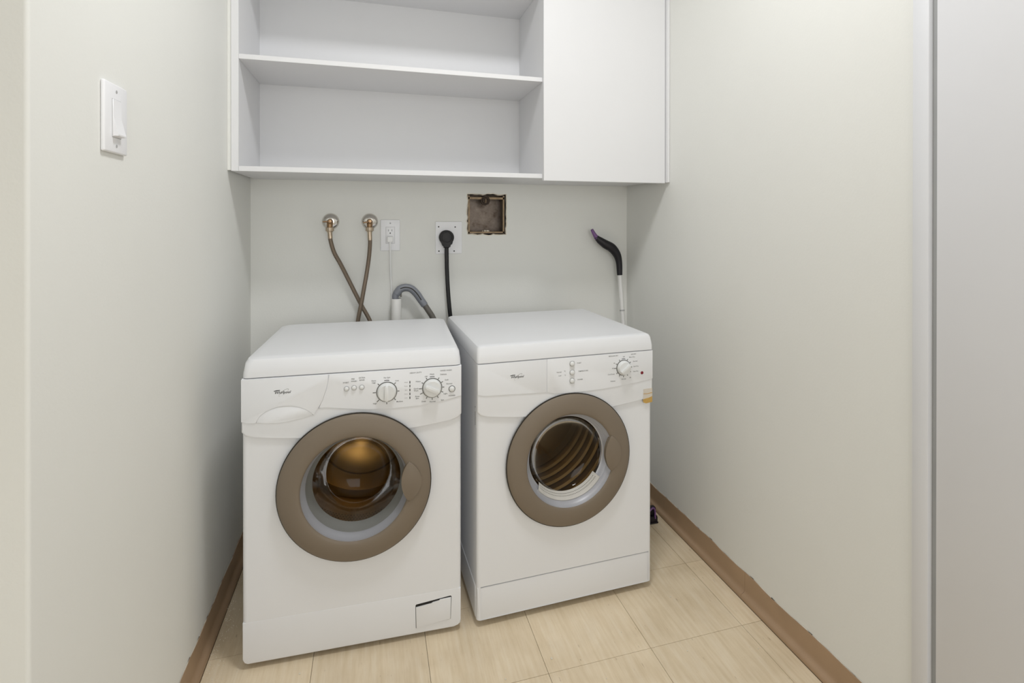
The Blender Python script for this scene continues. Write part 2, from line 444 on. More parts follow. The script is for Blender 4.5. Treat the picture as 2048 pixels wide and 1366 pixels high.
# coved vinyl baseboards; wavy top edge with a thin bead of caulk
def baseboard(name, p0, p1, nrm, seed, joints):
    r_ = random.Random(seed)
    p0, p1 = Vector(p0), Vector(p1); L_ = (p1 - p0).length; dr = (p1 - p0).normalized(); nrm = Vector(nrm)
    root = None
    cuts = [0] + joints + [L_]
    wob = [r_.uniform(-0.0035, 0.003) for _ in range(80)]
    def top(s):
        k = s / 0.075; i = int(k); t_ = k - i; t_ = t_ * t_ * (3 - 2 * t_)
        return 0.0815 + wob[i % 80] * (1 - t_) + wob[(i + 1) % 80] * t_
    def strip(a, b):
        bm = bmesh.new(); n = max(2, int((b - a) / 0.025)); prev = None
        for i in range(n + 1):
            s = a + (b - a) * i / n; h = top(s)
            prof = [(0.0, h), (0.003, h - 0.001), (0.004, 0.034), (0.0045, 0.025), (0.0070, 0.0185), (0.0120, 0.0155), (0.0165, 0.0135), (0.0192, 0.0090), (0.0195, 0.0), (0.0, 0.0)]
            row = [bm.verts.new(p0 + dr * s + nrm * u + Vector((0, 0, z))) for u, z in prof]
            if prev:
                for k in range(len(row) - 1): bm.faces.new((prev[k], prev[k + 1], row[k + 1], row[k]))
            else: bm.faces.new(row)
            prev = row
        bm.faces.new(prev[::-1]); return bm
    root = bpy.data.objects.new(name, None); COL.objects.link(root); root['kind'] = 'structure'
    for a, b in zip(cuts, cuts[1:]):
        finish('baseboard_strip', strip(a + 0.0004, b - 0.0004), M['base'], root, smooth=50)
    pts = []
    s = 0.0
    while s <= L_:
        pts.append(p0 + dr * s + nrm * 0.0012 + Vector((0, 0, top(s) + 0.0008))); s += 0.02
    rr = [max(0.0004, r_.uniform(0.0004, 0.0017)) for _ in pts]
    finish('caulk_bead', add_tube(bmesh.new(), pts, rr, 6), M['caulk'], root)
    return root
baseboard('baseboard_right', (XR, 0.93, 0), (XR, YB, 0), (-1, 0, 0), 3, [0.56])
baseboard('baseboard_left', (XL, 0.93, 0), (XL, YB, 0), (1, 0, 0), 11, [])
baseboard('baseboard_back', (XL + 0.017, YB, 0), (XR - 0.017, YB, 0), (0, -1, 0), 5, [])

# ------------------------------------------------------------------ wall cabinet
CYF, CZ0, CZ1 = 1.9966, 1.3919, 2.152
cab = thing('wall_cabinet', 'white wall cabinet with open shelves on the left and one flat door, above both machines', 'cabinet', (0.3, YB - 0.01, CZ0))
def cabpart(name, x0, x1, y0, y1, z0, z1, b=0.0008):
    bm = box(x0 - 0.3, x1 - 0.3, y0 - (YB - 0.01), y1 - (YB - 0.01), z0 - CZ0, z1 - CZ0, b, 1)
    return finish(name, bm, M['cab'], cab)
XA, XB_, XD, XE = -0.4491, -0.4265, 0.6300, 1.149
cabpart('side_panel', XA, XB_, CYF, YB - 0.001, CZ0, CZ1)
cabpart('divider', XD, XD + 0.02, CYF, YB - 0.001, CZ0, CZ1)
cabpart('side_panel', XE - 0.02, XE, CYF, YB - 0.001, CZ0, CZ1)
cabpart('bottom_panel', XB_, XD, CYF, YB - 0.001, CZ0, CZ0 + 0.0175)
cabpart('bottom_panel', XD + 0.02, XE - 0.02, CYF, YB - 0.001, CZ0, CZ0 + 0.0175)
cabpart('top_panel', XB_, XD, CYF, YB - 0.001, 2.1303, CZ1)
cabpart('top_panel', XD + 0.02, XE - 0.02, CYF, YB - 0.001, 2.1303, CZ1)
cabpart('back_panel', XB_, XD, YB - 0.008, YB - 0.001, CZ0 + 0.0175, 2.1303, 0)
cabpart('shelf', XB_, XD, CYF + 0.001, YB - 0.008, 1.7650, 1.7820)
cabpart('shelf', XD + 0.02, XE - 0.02, CYF + 0.01, YB - 0.001, 1.7650, 1.7820)
cabpart('door', 0.6279, 1.1521, CYF - 0.0195, CYF - 0.0015, 1.3815, 2.150, 0.0015)
st_ = cabpart('scribe_strip', XL + 0.0003, XA - 0.0003, CYF + 0.004, CYF + 0.018, CZ0 + 0.003, CZ1, 0)
st_.data.materials[0] = M['wall']
cabpart('filler_strip', 1.1535, XR - 0.0005, CYF - 0.034, YB - 0.3, 1.3848, 2.140)

# ------------------------------------------------------------------ washer and dryer
WD, DEP, ZS, ZT = 0.595, 0.515, 0.7978, 0.85

def rrect(x0, x1, y0, y1, r, n=4):
    out = []
    for cx, cy, a in ((x1 - r, y0 + r, -pi / 2), (x1 - r, y1 - r, 0), (x0 + r, y1 - r, pi / 2), (x0 + r, y0 + r, pi)):
        for i in range(n + 1):
            t_ = a + pi / 2 * i / n
            out.append((cx + r * cos(t_), cy + r * sin(t_)))
    return out

def add_loft(bm, levels):
    rings = [[bm.verts.new((x, y, z)) for x, y in pts] for pts, z in levels]
    n = len(rings[0])
    for a, b in zip(rings, rings[1:]):
        for i in range(n): bm.faces.new((a[i], a[(i + 1) % n], b[(i + 1) % n], b[i]))
    bm.faces.new(rings[0][::-1]); bm.faces.new(rings[-1])
    return bm

def smile(x, z0=0.6175, k=0.0245):
    return z0 + k * ((x - 0.2975) / 0.2975) ** 2

def machine_body(root, dep, lid_levels, sidelab):
    # shell: sides and back, front edges rounded
    bm = bmesh.new(); r = 0.011
    pl = [(r + 0.0005, 0.0)] + [(r - r * sin(pi / 2 * i / 5), r - r * cos(pi / 2 * i / 5)) for i in range(1, 6)]
    pl += [(0.0, dep), (WD, dep)] + [(WD - r + r * sin(pi / 2 * i / 5), r - r * cos(pi / 2 * i / 5)) for i in range(5, 0, -1)] + [(WD - r - 0.0005, 0.0)]
    lo = [bm.verts.new((x, y, 0.022)) for x, y in pl]; hi = [bm.verts.new((x, y, ZS - 0.0012)) for x, y in pl]
    for i in range(len(pl) - 1): bm.faces.new((lo[i], lo[i + 1], hi[i + 1], hi[i]))
    bm.faces.new(lo[::-1]); bm.faces.new(hi)
    finish('body_shell', bm, M['enamel'], root, 50)
    for x in (0.06, WD - 0.06):
        for y in (0.07, dep - 0.06):
            finish('foot', lathe([(0.0, 0.0), (0.018, 0.0), (0.02, 0.004), (0.017, 0.010), (0.012, 0.0235), (0, 0.0235)], n=14, axis='z', org=(x, y, 0)), M['rubber'], root)
    bm = bmesh.new(); add_loft(bm, lid_levels)
    finish('top_lid', bm, M['enamel'], root, 28)

def front_panel(root, cx, cz, z0):
    r = 0.011
    finish('front_panel', panel_with_hole(r, WD - r, z0, 0.70, cx, cz, lambda a: 0.192, 0.0, 0.004, [2 * pi * i / 64 for i in range(64)], back=False), M['enamel'], root, 30)

def door_assembly(root, cx, cz, k, pad_c, label):
    """hinged porthole door: taupe ring with a dark ring behind for the shaded gap, handle, silver collar; k scales how far it stands proud"""
    ring = [(0.2040, -0.0155), (0.2070, -0.0165), (0.2072, -0.0195), (0.2050, -0.0230), (0.1950, -0.0285), (0.1800, -0.0325), (0.1650, -0.0345), (0.1540, -0.0340), (0.1490, -0.0325), (0.1462, -0.0295), (0.1450, -0.0260)]
    ring = [(r, y * k) for r, y in ring]
    dr = finish('door', lathe(ring, cx, cz, 96), M['taupe'], root, 60)
    dr['label'] = label
    finish('door_gap_shade', lathe([(0.196, 0.001), (0.2052, -0.0075), (0.2052, -0.0125 * k), (0.2098, -0.0130 * k), (0.2098, -0.0160 * k - 0.0006), (0.197, -0.0160 * k - 0.0006)], cx, cz, 96), M['rubber'], dr, 40)  # dark ring standing in for the shaded gap around the door
    finish('collar', lathe([(0.1458, -0.0290 * k), (0.1440, -0.0220 * k), (0.1410, -0.0120 * k), (0.1375, -0.0050 * k), (0.1365, 0.0010)], cx, cz, 96), M['collar'], dr, 60)
    # almond-shaped handle over the inner rim of the ring
    pts = []
    h = 0.0575
    for i in range(17):
        t_ = -1 + 2 * i / 16; pts.append((pad_c + 0.0350 * (1 - t_ * t_) ** 0.9, cz + 0.007 + h * t_))
    for i in range(1, 16):
        t_ = 1 - 2 * i / 16; pts.append((pad_c - 0.0215 * (1 - t_ * t_) ** 0.9, cz + 0.007 + h * t_))
    finish('handle', plate(pts, -0.020 * k, -0.0385 * k, 0.003, 3), M['taupe'], dr, 50)
    return dr

def dial(root, name, x, z, y, r, ticks, grip_ang, long_ticks=()):
    dl = finish(name, lathe([(0, y - 0.0014), (r * 1.06, y - 0.0014), (r * 1.08, y)], x, z, 40), M['dial'], root, 40)
    finish('knob', lathe([(r * 0.99, y - 0.001), (r * 0.98, y - 0.005), (r * 0.90, y - 0.0085), (r * 0.86, y - 0.0135), (r * 0.82, y - 0.0145), (0, y - 0.015)], x, z, 40), M['knob'], dl, 35)
    bm = bmesh.new(); L_, w = r * 0.84, r * 0.20
    n = 10; out = []
    for i in range(n + 1):
        a = -pi / 2 + pi * i / n; out.append((L_ - w + w * cos(a), w * sin(a)))
    for i in range(n + 1):
        a = pi / 2 + pi * i / n; out.append((-L_ + w + w * 1.0 * cos(a), w * sin(a)))
    c, s = cos(grip_ang), sin(grip_ang)
    add_plate(bm, [(x + u * c - v * s, z + u * s + v * c) for u, v in out], y - 0.0135, y - 0.0235, 0.0022, 2)
    finish('grip', bm, M['knob'], dl, 45)
    for a in ticks:
        lo, hi = r * 1.10, r * (1.42 if a in long_ticks else 1.30)
        a = radians(a); w = 0.0011; c, s = cos(a), sin(a)
        finish('tick_mark', plate([(x + u * c - v * s, z + u * s + v * c) for u, v in ((lo, -w), (hi, -w), (hi, w), (lo, w))], y, y - 0.0004), M['dial'], dl)
    arc = [(x + r * 1.26 * cos(radians(q)), z + r * 1.26 * sin(radians(q))) for q in range(78, 103, 3)] + [(x + r * 1.20 * cos(radians(q)), z + r * 1.20 * sin(radians(q))) for q in range(102, 77, -3)]
    finish('tick_mark', plate(arc, y, y - 0.0004), M['black'], dl)
    return dl

def button(root, x, z, y, r, name='button', ring=None):
    b = finish(name, lathe([(r, y), (r, y - 0.002), (r * 0.9, y - 0.0038), (r * 0.6, y - 0.0052), (0, y - 0.0056)], x, z, 24), M['knob'], root, 60)
    finish('button_bezel', lathe([(r * 1.02, y - 0.0004), (r * 1.2, y - 0.0006), (r * 1.22, y)], x, z, 24), M[ring or 'silverprint'], b, 40)
    return b

def logo(root, x, z, y):
    """script logo with a long bar over the first letter and a thin tilted swoosh ring"""
    items = [('Whirlpool', x, z, 0.0098, 0.32, 0.00016)]
    o = texts_to_mesh('logo_lettering', items, M['black'], root, y)
    finish('logo_bar', plate([(x - 0.0215, z + 0.0042), (x - 0.0060, z + 0.0054), (x - 0.0062, z + 0.0072), (x - 0.0150, z + 0.0070), (x - 0.0215, z + 0.0058)], y, y - 0.0003), M['black'], root)
    bm = bmesh.new(); n = 40; A = []; B = []
    for i in range(n):
        a = 2 * pi * i / n; rot = radians(38)
        wv = 0.00045 * (1 + 0.8 * sin(a + 0.6))
        for lst, k in ((A, 1.0), (B, 1.0)):
            pass
        ex, ez = 0.0150 * cos(a), 0.0048 * sin(a)
        px, pz = ex * cos(rot) - ez * sin(rot), ex * sin(rot) + ez * cos(rot)
        l_ = sqrt(px * px + pz * pz) + 1e-6
        A.append(bm.verts.new((x + 0.0035 + px * (1 + wv / l_), y - 0.0002, z - 0.0008 + pz * (1 + wv / l_))))
        B.append(bm.verts.new((x + 0.0035 + px * (1 - wv / l_), y - 0.0002, z - 0.0008 + pz * (1 - wv / l_))))
    for i in range(n): bm.faces.new((A[i], A[(i + 1) % n], B[(i + 1) % n], B[i]))
    finish('logo_swoosh', bm, M['silverprint'], root)

def console_base(root, bev=0.005):
    out = [(-0.0006, ZS - 0.0012), (-0.0006, 0.652)]
    for i in range(0, 25):
        x = 0.010 + (WD - 0.020) * i / 24; out.append((x, smile(x)))
    out += [(WD + 0.0006, 0.652), (WD + 0.0006, ZS - 0.0012)]
    o = finish('console', plate(out, 0.004, -0.0065, bev, 3), M['enamel'], root, 35)
    return o

# ---- washing machine
washer = thing('washing_machine', 'white front-loading washing machine with amber porthole and detergent drawer, left of the dryer', 'washing machine', (-0.3415, 1.6347, 0), -0.0393)
lv = [(rrect(0.0008, WD - 0.0008, -0.005, DEP, 0.014), ZS + 0.0008), (rrect(0.001, WD - 0.001, -0.0045, DEP, 0.016), 0.812), (rrect(0.004, WD - 0.004, 0.0005, DEP - 0.002, 0.020), 0.836), (rrect(0.009, WD - 0.009, 0.006, DEP - 0.006, 0.026), 0.846), (rrect(0.018, WD - 0.018, 0.016, DEP - 0.014, 0.034), 0.850), (rrect(0.032, WD - 0.032, 0.03, DEP - 0.03, 0.03), 0.8505)]
machine_body(washer, DEP, lv, False)
DCX, DCZ = 0.2966, 0.4745
front_panel(washer, DCX, DCZ, 0.1285)
con = console_base(washer)
# fascia with the controls: bounded left by the drawer's curved seam, below by a shallow crease
seam = [(0.2229, 0.7955), (0.2215, 0.777), (0.2176, 0.7569), (0.207, 0.7225), (0.1945, 0.702)]
fas = [(WD - 0.0003, 0.7955)] + [(x + 0.0007, z) for x, z in seam] + [(0.215, 0.7050), (0.2657, 0.6968), (0.3201, 0.6895), (0.3893, 0.6855), (0.4745, 0.6880), (0.5326, 0.6950), (WD - 0.0003, 0.7060)]
finish('fascia', plate(fas, -0.0060, -0.0085, 0.0012, 2), M['enamel'], con, 40)
drw = [(-0.0004, 0.7955)] + [(x - 0.0007, z) for x, z in reversed(seam)][::-1]
arc = [(0.0361, 0.6748), (0.0392, 0.6850), (0.0470, 0.6960), (0.0600, 0.7062), (0.0763, 0.7128), (0.0930, 0.7160), (0.1082, 0.7167), (0.1280, 0.7155), (0.1468, 0.7115), (0.1620, 0.7050), (0.1728, 0.6973), (0.1800, 0.6890), (0.1830, 0.6846)]
dr_out = [(-0.0004, 0.7955), (0.2222, 0.7955), (0.2208, 0.777), (0.2169, 0.7569), (0.2063, 0.7225), (0.1938, 0.702), (0.1845, 0.6870)] + list(reversed(arc)) + [(0.0180, 0.6772), (-0.0004, 0.6812)]
drawer = finish('detergent_drawer', plate(dr_out, -0.0055, -0.0088, 0.0008, 2), M['enamel'], washer, 40)
low = [(0.147, 0.6772), (0.1213, 0.6728), (0.0954, 0.6707), (0.0574, 0.6728)]
ccx, ccz = 0.108, 0.692
def shr(p, k=0.9885): return (ccx + (p[0] - ccx) * k, ccz + (p[1] - ccz) * 0.972)
finish('drawer_handle', plate([shr(p) for p in arc] + [shr(p) for p in low], -0.0055, -0.0078, 0.0012, 2), M['enamel'], drawer, 40)
FY = -0.0085
for x, z in ((0.2706, 0.7517), (0.2908, 0.7530), (0.3118, 0.7528)): button(washer, x, z, FY, 0.0062, 'option_button')
dial(washer, 'spin_dial', 0.3804, 0.7347, FY, 0.0272, (0, 45, 135, 180, 225, 315, 270), pi / 2, (180, 225))
dial(washer, 'program_dial', 0.5093, 0.7364, FY, 0.0270, (55, 120, 150, 28, 0, 180, 205, 240, 270, 300, 335), radians(-24), (180, 205))
button(washer, 0.5669, 0.7291, FY, 0.0082, 'power_button', 'dial')
for z in (0.7575, 0.7465, 0.7350, 0.7238, 0.7124):
    finish('status_light', plate([(0.4442, z - 0.0035), (0.4466, z - 0.0035), (0.4466, z + 0.0035), (0.4442, z + 0.0035)], FY, FY - 0.0005), M['black'], washer)
wl = [("START", .2691, .7690), ("PRE", .2879, .7780), ("WASH", .2906, .7715), ("EXTRA", .3123, .7798), ("RINSE", .3123, .7733), ("No Spin", .3811, .7755), ("Low", .4090, .7650), ("Medium", .4165, .7040), ("High", .3475, .7035), ("Extra", .3445, .7690), ("High", .3445, .7630), ("HEAVY DUTY", .4620, .7840), ("HAND WASH", .5495, .7850), ("Wash", .5087, .7765), ("Delicate", .5420, .7740), ("Off", .4914, .7705), ("Heavy", .4690, .7580), ("Quick", .4630, .7375), ("Wash", .4630, .7315), ("Rinse", .4665, .7145), ("Spin", .4665, .7090), ("Normal", .5102, .6960), ("Soak", .5515, .7570), ("Normal", .5590, .7450), ("Light", .5480, .7165), ("Drain", .4850, .6985), ("Spin", .5390, .6985), ("POWER", .5671, .7090)]
texts_to_mesh('panel_lettering', [(s, x, z, 0.0056, 0, 0.00005) for s, x, z in wl], M['print'], washer, FY)
texts_to_mesh('light_lettering', [(s, .4345, z, 0.0042, 0, 0) for s, z in (("Wash", .7580), ("Rinse", .7470), ("Spin", .7355), ("Done", .7242), ("Lock", .7128))], M['printlight'], washer, FY)
logo(washer, 0.1030, 0.7545, -0.0088)
# lower front: kick panel with the pump filter flap
kp = [(0.006, 0.020), (0.014, 0.016), (WD - 0.022, 0.016), (WD - 0.008, 0.020), (WD - 0.001, 0.034), (WD - 0.001, 0.1296), (0.001, 0.1296), (0.001, 0.03)]
kick = finish('kick_panel', plate(kp, 0.012, -0.0005, 0.0015, 3), M['enamel'], washer, 40)
fl = [(0.4616, 0.0985), (0.4640, 0.1010), (0.5635, 0.1105), (0.5665, 0.1085), (0.5640, 0.0417), (0.4626, 0.0319)]
finish('flap_recess', plate(fl, -0.0002, -0.0010), M['dark'], kick)
finish('filter_flap', plate([(0.4628, 0.0940), (0.5085, 0.0985), (0.5115, 0.1010), (0.5300, 0.1030), (0.5325, 0.1055), (0.5650, 0.1070), (0.5630, 0.0430), (0.4638, 0.0330)], -0.0006, -0.0032, 0.0010, 2), M['enamel'], kick, 40)
# porthole
wdoor = door_assembly(washer, DCX, DCZ, 1.0, 0.4425, 'taupe ring door with almond-shaped handle')
finish('glass_rim', lathe([(0.1372, 0.000), (0.1352, 0.004), (0.1335, 0.010), (0.1290, 0.018), (0.1255, 0.026), (0.1225, 0.032)], DCX, DCZ, 96), M['rimgrey'], wdoor, 60)
finish('glass_bowl', lathe([(0.1225, 0.0320), (0.1190, 0.0500), (0.1130, 0.0800), (0.1040, 0.1050), (0.0900, 0.1230), (0.0650, 0.1360), (0.0350, 0.1420), (0, 0.1435)], DCX, DCZ, 80), M['glass_w'], wdoor, 80)
finish('rubber_gasket', lathe([(0.186, 0.003), (0.176, 0.022), (0.160, 0.030), (0.150, 0.036), (0.142, 0.050), (0.150, 0.062), (0.166, 0.070)], DCX, DCZ, 72), M['rubber'], washer, 60)
drum = finish('drum', lathe([(0.168, 0.072), (0.205, 0.076), (0.222, 0.090), (0.222, 0.375), (0.205, 0.392), (0.150, 0.394), (0.140, 0.384), (0.06, 0.384), (0.05, 0.392), (0, 0.393)], DCX, DCZ, 80), M['drum'], washer, 40)
for a in (82, 202, 322):
    a0 = radians(a); bm = bmesh.new()
    prof = [(-0.035, 0.2225), (-0.018, 0.190), (-0.008, 0.178), (0.008, 0.178), (0.018, 0.190), (0.035, 0.2225)]
    rows = []
    for y in (0.100, 0.125, 0.34, 0.372):
        sc = 1.0 if 0.11 < y < 0.35 else 0.25
        rows.append([bm.verts.new((DCX + cos(a0) * (0.2225 - (0.2225 - r) * sc) - sin(a0) * u, y, DCZ + sin(a0) * (0.2225 - (0.2225 - r) * sc) + cos(a0) * u)) for u, r in prof])
    for p, q in zip(rows, rows[1:]):
        for i in range(5): bm.faces.new((p[i], p[i + 1], q[i + 1], q[i]))
    finish('drum_paddle', bm, M['drumdark'], drum, 50)
bm = bmesh.new()
for j in range(14):
    for i in range(64):
        a = radians(200 + i * 2.5 + (1.25 if j % 2 else 0)); y = 0.098 + j * 0.012
        if any(abs((a - radians(q) + pi) % (2 * pi) - pi) < 0.17 for q in (82, 202, 322)): continue
        R_ = 0.2212; vs = []
        for k in range(6):
            q = 2 * pi * k / 6; da = 0.0027 * cos(q) / R_; dy = 0.0027 * sin(q)
            vs.append(bm.verts.new((DCX + R_ * cos(a + da), y + dy, DCZ + R_ * sin(a + da))))
        bm.faces.new(vs)
finish('perforations', bm, M['hole'], drum, None, kind='stuff')

# ---- dryer
dryer = thing('clothes_dryer', 'white clothes dryer with three buttons, red light and peeling sticker, right of the washing machine', 'dryer', (0.2996, 1.6047, 0), 0.0298)
DD = 0.552
lv = [(rrect(-0.0008, WD + 0.0008, -0.0075, DD, 0.008), ZS + 0.0008), (rrect(-0.0008, WD + 0.0008, -0.0070, DD, 0.008), 0.815), (rrect(0.001, WD - 0.002, -0.002, DD, 0.010), 0.839), (rrect(0.004, WD - 0.005, 0.002, DD - 0.002, 0.011), 0.8465), (rrect(0.010, WD - 0.011, 0.009, DD - 0.008, 0.012), 0.8496), (rrect(0.02, WD - 0.02, 0.02, DD - 0.02, 0.012), 0.850)]
machine_body(dryer, DD, lv, True)
ECX, ECZ = 0.2970, 0.4735
front_panel(dryer, ECX, ECZ, 0.1222)
con = console_base(dryer)
fas = [(WD - 0.0003, 0.7955), (0.2212, 0.7955), (0.2212, 0.6925)] + [(0.2212 + (WD - 0.2215) * i / 14, 0.6835 + 0.0185 * ((0.2212 + (WD - 0.2215) * i / 14 - 0.33) / 0.2650) ** 2) for i in range(1, 15)]
finish('fascia', plate(fas, -0.0060, -0.0085, 0.0010, 2), M['enamel'], con, 40)
fas = [(0.2200, 0.7955), (0.0006, 0.7955), (0.0006, 0.7050)] + [(0.0006 + 0.2194 * i / 10, 0.7010 - 0.0090 * (i / 10) ** 1.3) for i in range(1, 11)]
finish('blank_fascia', plate(fas, -0.0060, -0.0085, 0.0010, 2), M['enamel'], con, 40)
bm = plate([(0.2965, 0.7105), (0.3133, 0.7105), (0.3133, 0.7840), (0.2965, 0.7840)], FY, FY - 0.0006, 0.0002, 1)
finish('button_column', bm, M['plastic'], dryer)
for z in (0.7749, 0.7472, 0.7211): button(dryer, 0.3049, z, FY - 0.0006, 0.0075, 'option_button')
dial(dryer, 'time_dial', 0.4863, 0.7470, FY, 0.0240, (60, 32, 120, 152, 180, 215, 240, 270, 300, 330, 0), radians(38), (180,))
finish('indicator_light', lathe([(0.0052, FY), (0.0050, FY - 0.001), (0.003, FY - 0.0018), (0, FY - 0.002)], 0.5545, 0.7245, 20), M['red'], dryer, 60)
dl_ = [("START", .3290, .7751), ("TEMPERATURE", .3430, .7486), ("POWER", .3325, .7223), ("Normal", .2610, .7515), ("°C", .2800, .7530), ("Low", .2640, .7405), ("°C", .2810, .7404), ("REGULAR DRY", .4500, .7880), ("AIR DRY", .5232, .7885), ("Off", .4870, .7825), ("More Dry", .5175, .7795), ("Normal", .5290, .7650), ("Less Dry", .5320, .7480), ("Very Dry", .5310, .7315), ("90", .4530, .7640), ("60", .4480, .7475), ("Cool Down", .4420, .7290), ("Normal", .4870, .7100), ("20", .5110, .7125), ("Delicate", .4480, .7063)]
texts_to_mesh('panel_lettering', [(s, x, z, 0.0052, 0, 0.00005) for s, x, z in dl_], M['print'], dryer, FY)
logo(dryer, 0.1235, 0.7495, -0.0085)
st = finish('energy_sticker', plate([(0.5610, 0.6690), (0.5940, 0.6700), (0.5940, 0.6250), (0.5595, 0.6265), (0.5600, 0.6400)], -0.0064, -0.0071), M['sticker'], dryer)
finish('sticker_residue', plate([(0.5592, 0.6345), (0.5700, 0.6375), (0.5800, 0.6385), (0.5938, 0.6430), (0.5940, 0.6235), (0.5700, 0.6210), (0.5605, 0.6250)], -0.0064, -0.0074), M['stickery'], st)
finish('sticker_residue', plate([(0.5612, 0.6545), (0.5760, 0.6535), (0.5935, 0.6560), (0.5935, 0.6535), (0.5760, 0.6518), (0.5612, 0.6525)], -0.0064, -0.0074), M['stickery'], st)
kp = [(0.004, 0.024), (0.010, 0.019), (WD - 0.012, 0.019), (WD - 0.006, 0.024), (WD - 0.0035, 0.1200), (0.0015, 0.1195)]
finish('kick_panel', plate(kp, 0.012, 0.0012, 0.003, 3), M['enamel'], dryer, 40)
finish('side_plinth', box(-0.0018, 0.001, 0.018, DD - 0.02, 0.024, 0.118, 0.001, 1), M['enamel'], dryer)
sl = finish('side_label', box(-0.0006, 0.0002, 0.0155, 0.0225, 0.600, 0.672, 0), M['plastic'], dryer)
finish('label_print', box(-0.0010, 0.0002, 0.0178, 0.0202, 0.607, 0.648, 0), M['black'], sl)
finish('label_print', box(-0.0010, 0.0002, 0.0176, 0.0204, 0.660, 0.664, 0), M['black'], sl)
ddoor = door_assembly(dryer, ECX, ECZ, 0.74, 0.4345, 'taupe ring door with almond-shaped handle')
finish('inner_rim', lathe([(0.1368, 0.0005), (0.1345, 0.0040), (0.1310, 0.0120), (0.1275, 0.0200), (0.1255, 0.0215)], ECX, ECZ, 96), M['collar'], ddoor, 60)
finish('glass_dome', lathe([(0.1258, 0.0215), (0.1235, 0.0300), (0.1190, 0.0420), (0.1050, 0.0560), (0.0800, 0.0640), (0.0400, 0.0680), (0, 0.0690)], ECX, ECZ, 80), M['glass_d'], ddoor, 80)
# perforated lint filter in the lower rim of the opening, in front of the glass
flt = finish('lint_filter', lathe([(0.1350, 0.0035), (0.1325, 0.0000), (0.1175, 0.0295), (0.1190, 0.0310)], ECX, ECZ, 40, a0=radians(220), a1=radians(325)), M['filt'], ddoor, 60)
bm = bmesh.new()
for j, (R_, y) in enumerate(((0.1300, 0.0058), (0.1262, 0.0131), (0.1222, 0.0208))):
    for i in range(44):
        a = radians(223 + i * 2.25 + (1.1 if j % 2 else 0))
        tv = Vector((-sin(a), 0, cos(a))); sv = Vector((cos(a) * -0.0150, 0.0295, sin(a) * -0.0150)).normalized()
        nv = tv.cross(sv).normalized(); c0 = Vector((ECX + R_ * cos(a), y, ECZ + R_ * sin(a)))
        if nv.y > 0: nv = -nv
        c0 += nv * 0.0004
        bm.faces.new([bm.verts.new(c0 + tv * (0.0012 * cos(q * pi / 3)) + sv * (0.0016 * sin(q * pi / 3))) for q in range(6)])
finish('filter_holes', bm, M['hole'], flt, None, kind='stuff')
finish('opening_ring', lathe([(0.190, 0.004), (0.180, 0.03), (0.168, 0.045), (0.166, 0.085)], ECX, ECZ, 64), M['rubber'], dryer, 60)
prof = [(0.166, 0.080), (0.235, 0.084), (0.255, 0.095)]
y = 0.105
while y < 0.46:
    prof += [(0.256, y), (0.256, y + 0.020), (0.248, y + 0.026), (0.248, y + 0.034), (0.256, y + 0.040)]; y += 0.052
prof += [(0.256, 0.490), (0.240, 0.505), (0.15, 0.507), (0.14, 0.495), (0, 0.495)]
drm = finish('drum', lathe(prof, ECX, ECZ, 80), M['drum'], dryer, 35)
for a in (245, 5, 125):
    a0 = radians(a); bm = bmesh.new(); prof = [(-0.030, 0.247), (-0.010, 0.205), (0.010, 0.205), (0.030, 0.247)]; rows = []
    for y in (0.10, 0.12, 0.47, 0.49):
        sc = 1.0 if 0.11 < y < 0.48 else 0.3
        rows.append([bm.verts.new((ECX + cos(a0) * (0.247 - (0.247 - r) * sc) - sin(a0) * u, y, ECZ + sin(a0) * (0.247 - (0.247 - r) * sc) + cos(a0) * u)) for u, r in prof])
    for p, q in zip(rows, rows[1:]):
        for i in range(3): bm.faces.new((p[i], p[i + 1], q[i + 1], q[i]))
    finish('drum_paddle', bm, M['drumdark'], drm, 50)

# ------------------------------------------------------------------ back wall fixtures
def water_valve(x, z, label, lever_ang):
    v = thing('water_valve', label, 'valve', (x, YB, z), group='water shut-off valves')
    finish('escutcheon', lathe([(0.0335, 0.0), (0.0330, -0.003), (0.0290, -0.0095), (0.0200, -0.0145), (0.0120, -0.0165), (0.0, -0.017)], 0, 0, 48), M['chrome'], v, 60)
    finish('valve_body', tube([(0, -0.012, 0.0), (0, -0.030, 0.0), (0.0, -0.044, -0.003), (0, -0.050, -0.014), (0, -0.050, -0.026)], [0.010, 0.011, 0.0125, 0.0115, 0.011], 14), M['brass'], v, 60)
    finish('stem_cap', lathe([(0.0, -0.066), (0.006, -0.0655), (0.0085, -0.062), (0.0090, -0.050), (0.0, -0.050)], 0.001, 0.001, 16), M['brass'], v, 40)
    c, s = cos(lever_ang), sin(lever_ang)
    finish('lever', tube([(0.002 * c, -0.058, 0.002 * s), (-0.016 * c, -0.060, -0.016 * s), (-0.026 * c, -0.061, -0.026 * s)], [0.0036, 0.0032, 0.0024], 8), M['brass'], v, 60)
    bm = bmesh.new(); n = 8
    for r, z0, z1 in ((0.0165, -0.0385, -0.0235), (0.0120, -0.0430, -0.0385)):
        a_ = [bm.verts.new((r * cos(2 * pi * i / n), -0.050 + r * sin(2 * pi * i / n), z0)) for i in range(n)]
        b_ = [bm.verts.new((r * cos(2 * pi * i / n), -0.050 + r * sin(2 * pi * i / n), z1)) for i in range(n)]
        for i in range(n): bm.faces.new((a_[i], a_[(i + 1) % n], b_[(i + 1) % n], b_[i]))
        bm.faces.new(a_[::-1]); bm.faces.new(b_)
    bmesh.ops.bevel(bm, geom=bm.edges[:], offset=0.0008, segments=1, affect='EDGES')
    finish('hose_nut', bm, M['nut'], v, 30)
    return v
water_valve(-0.165, 1.2243, 'chrome and brass water valve on the back wall, the one farther from the outlets', 0.05)
